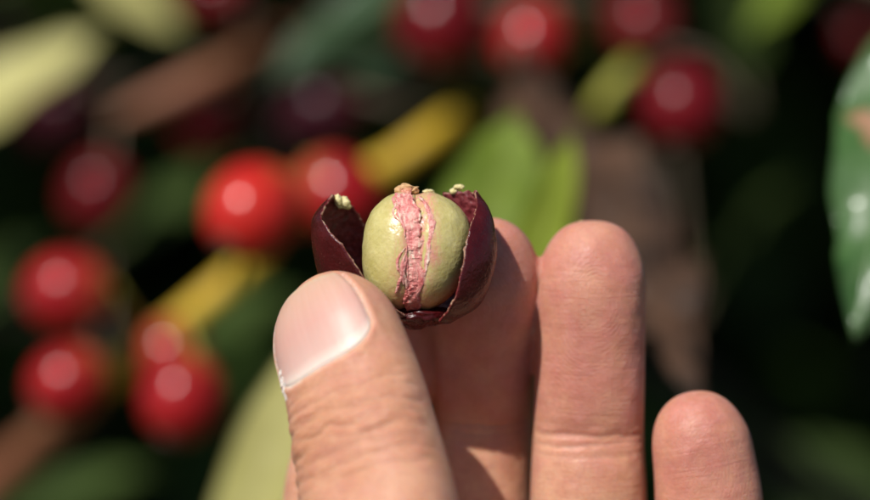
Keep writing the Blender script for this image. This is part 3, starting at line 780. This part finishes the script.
view_leaf(b_side, 'glossy', (918, 5, 71), (852, 336, 48), 135, wdir(-0.22, -0.9, 0.36), droop=0.03, fold=0.06, wave=0.11, seed=6, crumple=0.06, blunt=True, nu=60, nv_=20)
view_leaf(b_upper, 'sky_tinted', (440, -40, 215), (250, 75, 205), 85, wdir(-0.1, -0.5, 0.9), droop=0.1, fold=0.15, seed=8)
view_leaf(b_upper, 'sky_tinted', (470, 60, 230), (300, 75, 225), 60, wdir(0.1, -0.55, 0.9), droop=0.1, fold=0.15, seed=9)
view_leaf(b_side, 'green', (830, -50, 230), (740, 30, 225), 60, wdir(0.0, -0.4, 0.9), droop=0.1, fold=0.15, seed=10)
for bs, tp, w_px, nd in (((-60, 330, 270), (60, 215, 255), 70, (-.2, -.7, .6)), ((140, 345, 280), (310, 285, 260), 75, (.2, -.7, .6)), ((0, 520, 270), (150, 455, 250), 70, (-.1, -.6, .7)),
                           ((120, 240, 300), (235, 150, 280), 60, (-.3, -.8, .5)), ((745, 80, 290), (735, -40, 280), 60, (0, -.6, .7)), ((900, 500, 240), (790, 430, 230), 70, (.3, -.6, .6)), ((700, 290, 330), (800, 150, 310), 70, (.3, -.5, .8))):
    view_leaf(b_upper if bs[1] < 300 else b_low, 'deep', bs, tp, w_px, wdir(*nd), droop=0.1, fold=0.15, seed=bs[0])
# withered leaf
wl_ = view_leaf(b_right, 'brown', (524, 80, 165), (700, 445, 85), 190, wdir(0.30, -0.9, 0.15), droop=-0.05, fold=0.3, curl=0.5, wave=0.14, seed=7, crumple=0.3, nu=60, nv_=20); wl_['label'] = 'withered brown curled leaf'

# other leaves of the shrub: an unseen canopy added for shade, and the dim inside of the shrub
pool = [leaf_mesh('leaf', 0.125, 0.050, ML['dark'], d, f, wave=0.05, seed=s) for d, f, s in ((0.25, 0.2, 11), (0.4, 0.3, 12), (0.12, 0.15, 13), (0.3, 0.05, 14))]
def in_view(p, margin=0.0):
    q = MV.inverted() @ p; s = (D + q.y) / D
    return abs(q.x) < (0.068 + margin) * s and abs(q.z) < (0.039 + margin) * s
def leafy(pts, rad, nodes, rnd, keep_out=None, size=(0.75, 1.15)):
    br = branch(pts, rad, MS['bark'], 36, 7)
    K = catmull([tuple(p) for p in pts], 200)
    for k in range(nodes):
        i = int((k + 0.6) / nodes * 190); p = Vector(K[i]); t = (Vector(K[min(i + 4, 199)]) - Vector(K[max(i - 4, 0)])).normalized()
        sidev = t.cross(Vector((0, 0, 1))).normalized()
        for sd in (-1, 1):
            xd = (sidev * sd + t * rnd.uniform(0.1, 0.7) + Vector((0, 0, rnd.uniform(-0.55, 0.15)))).normalized()
            zd = Vector((rnd.uniform(-.35, .35), rnd.uniform(-.5, .2), 1))
            sc = rnd.uniform(*size); tip = p + xd * 0.13 * sc; mid = p + xd * 0.065 * sc
            if keep_out and (keep_out(tip) or keep_out(mid) or keep_out(p)): continue
            add_leaf(br, rnd.choice(pool), p + xd * 0.011, xd, zd, sc)
rnd = random.Random(21)
# canopy: unseen branches added above the picture to shade the shrub's inside
Y0 = 0.30
ko = lambda p: in_view(p, 0.012) or (MV.inverted() @ p).y < Y0 - 0.02
for k in range(14):
    x = -0.50 + 0.065 * k + rnd.uniform(-.02, .02)
    z = 0.125 + 0.07 * (k % 3) + rnd.uniform(0, .03)
    a = MV @ Vector((x, Y0 + 0.02 * (k % 2), z)); b = MV @ Vector((x * 0.7 + 0.03, Y0 + 0.2, z + 0.03)); c = TRUNK + Vector((0, 0, 0.34 + 0.04 * k))
    leafy([a, (a + b) / 2 + Vector((0, 0, .01)), b, c], [0.002, 0.003, 0.004, 0.005], 7, rnd, ko)
# dim inside and far side of the shrub
for k in range(12):
    x = -0.55 + 0.1 * k; z = rnd.uniform(-0.30, 0.18)
    a = MV @ Vector((x, rnd.uniform(.58, .75), z)); c = Vector((TRUNK.x, TRUNK.y, max(0.3, a.z + 0.02)))
    leafy([a + Vector((rnd.uniform(-.08, .08), -.03, -.03)), a, (a + c) / 2 + Vector((0, 0, .03)), c], [0.002, 0.003, 0.004, 0.005], 7, rnd, lambda p: (MV.inverted() @ p).y < 0.5)
# foliage mass beyond: nobody could count it
allV = []; allF = []; attr_v = []
base_me = pool[0]; bv = np.empty(len(base_me.vertices) * 3, np.float32); base_me.vertices.foreach_get('co', bv); bv = bv.reshape(-1, 3)
sm = leaf_mesh('leaf', 0.13, 0.055, ML['dark'], 0.3, 0.2, nu=8, nv_=4); bv = np.array([v.co for v in sm.vertices]); bf = [tuple(p.vertices) for p in sm.polygons]
spots_ = [MV @ Vector((rnd.uniform(-1.2, 1.2), rnd.uniform(0.80, 1.7), rnd.uniform(-0.9, 0.75))) for k in range(900)]
spots_ += [MV @ Vector((rnd.uniform(-.5, .5), rnd.uniform(0.78, 1.15), rnd.uniform(-0.36, 0.3))) for k in range(1700)]
for k in range(450):      # unseen leaf roof added over the picture to block sky light
    y = rnd.uniform(0.36, 1.3); z = 0.16 + 0.10 * y + rnd.uniform(0, 0.35); spots_.append(MV @ Vector((rnd.uniform(-0.8, 0.7), y, z)))
for k in range(700):       # flanks and lower skirt, outside the picture
    y = rnd.uniform(0.38, 0.9); sg = rnd.choice((-1, 1, 0))
    q_ = Vector((sg * rnd.uniform(0.19, 0.6) if sg else rnd.uniform(-.3, .3), y, rnd.uniform(-0.4, 0.2) if sg else -rnd.uniform(0.17, 0.4))); q_.x *= (D + y) / (D + .4); spots_.append(MV @ q_)
cnt_ = 0
for p in spots_:
    if p.z < 0.1: continue
    a = rnd.uniform(0, 6.28); xd = Vector((math.cos(a), math.sin(a), rnd.uniform(-.7, .1))); sc_ = rnd.uniform(.8, 1.3)
    if (MV.inverted() @ p).y < 0.8 and any(in_view(p + xd.normalized() * d_ * sc_, 0.014) for d_ in (0, .07, .14)): continue
    m = np.array(leaf_matrix(p, xd, Vector((rnd.uniform(-.4, .4), rnd.uniform(-.6, .1), 1)), sc_))
    allV.append(bv @ m[:3, :3].T + m[:3, 3]); allF.extend(tuple(i + cnt_ for i in f) for f in bf); cnt_ += len(bv)
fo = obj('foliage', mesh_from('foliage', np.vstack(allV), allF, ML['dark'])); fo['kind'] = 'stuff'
tag(fo, 'dim mass of dark green leaves deep behind the branches, plus unseen leaves added overhead', 'foliage')

# ------------------------------------------------------------------ cherries on the branches
def cherry_material(name, c0, c1, c2, rough=0.20, spec=0.36):
    t = NT(name); o = t.obj(); sp = t.new('ShaderNodeSeparateXYZ'); t.link(o, sp.inputs[0])
    n = t.noise(o, 150, 3); n2 = t.noise(o, 700, 3)
    c = t.mix(t.range(n, 0.35, 0.65), c0, c1)
    c = t.mix(t.math('MULTIPLY', t.range(sp.outputs[2], -0.001, -0.0075), t.range(n, 0.4, 0.6)), c, c2)
    return t.set(Base_Color=c, Roughness=t.range(n2, 0.3, 0.7, rough * 0.85, rough * 1.2), Specular_IOR_Level=spec, Normal=t.bump(n2, 0.0002, 0.4),
                 Subsurface_Weight=0.2, Subsurface_Radius=(1, .2, .15), Subsurface_Scale=0.0015)
MC = {'bright': cherry_material('cherry_bright', (0.40, 0.010, 0.009), (0.50, 0.024, 0.014), (0.55, 0.22, 0.05)),
      'red': cherry_material('cherry_red', (0.22, 0.005, 0.008), (0.33, 0.010, 0.011), (0.40, 0.08, 0.03)),
      'dark': cherry_material('cherry_dark', (0.075, 0.003, 0.005), (0.14, 0.005, 0.008), (0.16, 0.02, 0.02), 0.22, 0.22),
      'purple': cherry_material('cherry_purple', (0.022, 0.004, 0.008), (0.045, 0.006, 0.012), (0.05, 0.01, 0.012), 0.28, 0.14)}
M_cal = stem_material('calyx', (0.05, 0.03, 0.02), (0.12, 0.07, 0.04))
def lathe(prof, seg=28):
    V = []; F = []
    for r, z in prof:
        for j in range(seg): a = 2 * math.pi * j / seg; V.append((r * math.cos(a), r * math.sin(a), z))
    n = len(prof)
    for i in range(n - 1):
        for j in range(seg): a = i * seg + j; b = i * seg + (j + 1) % seg; F.append((a, b, b + seg, a + seg))
    F.append(tuple(range(seg - 1, -1, -1))); F.append(tuple((n - 1) * seg + j for j in range(seg)))
    return V, F
R_ = 0.0075
prof = [(R_ * 0.10, -R_ * 1.06)] + [(R_ * math.sin(a) ** 0.93, -R_ * 1.10 * math.cos(a)) for a in np.linspace(0.16, math.pi - 0.22, 22)] + [(R_ * 0.12, R_ * 1.045)]
body = {k: mesh_from('coffee_cherry', *lathe(prof), m) for k, m in MC.items()}
cal = mesh_from('calyx', *lathe([(R_ * 0.30, R_ * 1.03), (R_ * 0.30, R_ * 1.12), (R_ * 0.24, R_ * 1.13), (R_ * 0.20, R_ * 1.06), (R_ * 0.06, R_ * 1.05)], 20), M_cal)
def closest(br_pts, p): return min(br_pts, key=lambda q: (q - p).length)
def line_pts(o): return [o.matrix_world @ v.co for v in o.data.vertices]
bpy.context.view_layer.update()
BP = {'main': line_pts(b_main), 'upper': line_pts(b_upper), 'right': line_pts(b_right), 'side': line_pts(b_side), 'top': line_pts(b_top)}
def cherry(px, py, Y, rpx, kind, br, label):
    p = P(px, py, Y); s = (D * 1000 + Y * BGK) / (D * 1000)
    r = rpx / PXMM * s * 0.001; q_ = closest(BP[br], p)
    ax = (p - q_).normalized() + wdir(-0.3, 0.5, -0.5)
    quat = ax.to_track_quat('Z', 'Y')
    o = obj('coffee_cherry', body[kind], mw=Matrix.Translation(p) @ quat.to_matrix().to_4x4() @ Matrix.Scale(r / R_, 4))
    tag(o, label, 'coffee cherry', 'coffee cherries growing on the shrub')
    obj('calyx', cal, parent=o)
    inv = o.matrix_world.inverted(); a = inv @ q_; b = Vector((0, 0, -R_ * 1.0))
    V, F = tube([b + Vector((0, 0, .001)), b + Vector((0, 0, -0.0008)), (a + b) / 2 + Vector((0, 0, -.0005)), a], [0.0008, 0.0006, 0.0006, 0.0008], 8)
    obj('stalk', mesh_from('stalk', V, F, MS['lime' if kind in ('bright', 'red') else 'bark']), parent=o)
    return o
CH = [
    (252, 211, 118, 48, 'bright', 'main', 'bright red coffee cherry with orange side on the yellow stem, left of the split one'),
    (338, 195, 150, 42, 'red', 'main', 'red coffee cherry half hidden behind the left peel of the split one'),
    (302, 200, 165, 30, 'bright', 'main', 'small red coffee cherry tucked beside the bright orange-sided one'),
    (67, 292, 150, 41, 'red', 'main', 'red coffee cherry atop another one at the lower end of the yellow stem'),
    (68, 383, 150, 38, 'red', 'main', 'red coffee cherry just below another one at the lower end of the yellow stem'),
    (172, 358, 160, 36, 'red', 'main', 'red coffee cherry peeking out behind a rounder one below the yellow stem'),
    (182, 398, 132, 42, 'red', 'main', 'round red coffee cherry hanging lowest under the yellow stem'),
    (98, 194, 215, 35, 'dark', 'upper', 'dark red coffee cherry hanging below the brown stem'),
    (60, 112, 265, 40, 'purple', 'upper', 'purple black coffee cherry beside the cream leaf'),
    (208, 122, 265, 32, 'dark', 'upper', 'dim dark red coffee cherry directly under the pinkish brown stem'),
    (322, 112, 215, 42, 'purple', 'main', 'purple black coffee cherry above the yellow stem'),
    (440, 22, 200, 46, 'dark', 'top', 'dark red coffee cherry above the yellow stem end, beside a brighter one'),
    (532, 40, 175, 37, 'red', 'top', 'medium red shiny coffee cherry at the upper end of the yellow stem'),
    (488, 30, 250, 36, 'dark', 'top', 'dim dark red coffee cherry squeezed between two others at the stem end'),
    (642, 22, 200, 38, 'dark', 'right', 'dark red coffee cherry at the top of the lime green twig'),
    (682, 106, 145, 44, 'dark', 'right', 'round dark red coffee cherry right beside the lime green twig'),
    (856, 42, 270, 19, 'dark', 'side', 'dark red coffee cherry peeking out above the glossy leaf'),
    (215, -8, 250, 34, 'dark', 'upper', 'dark red coffee cherry above the pinkish brown stem'),
]
for a in CH: cherry(*a)
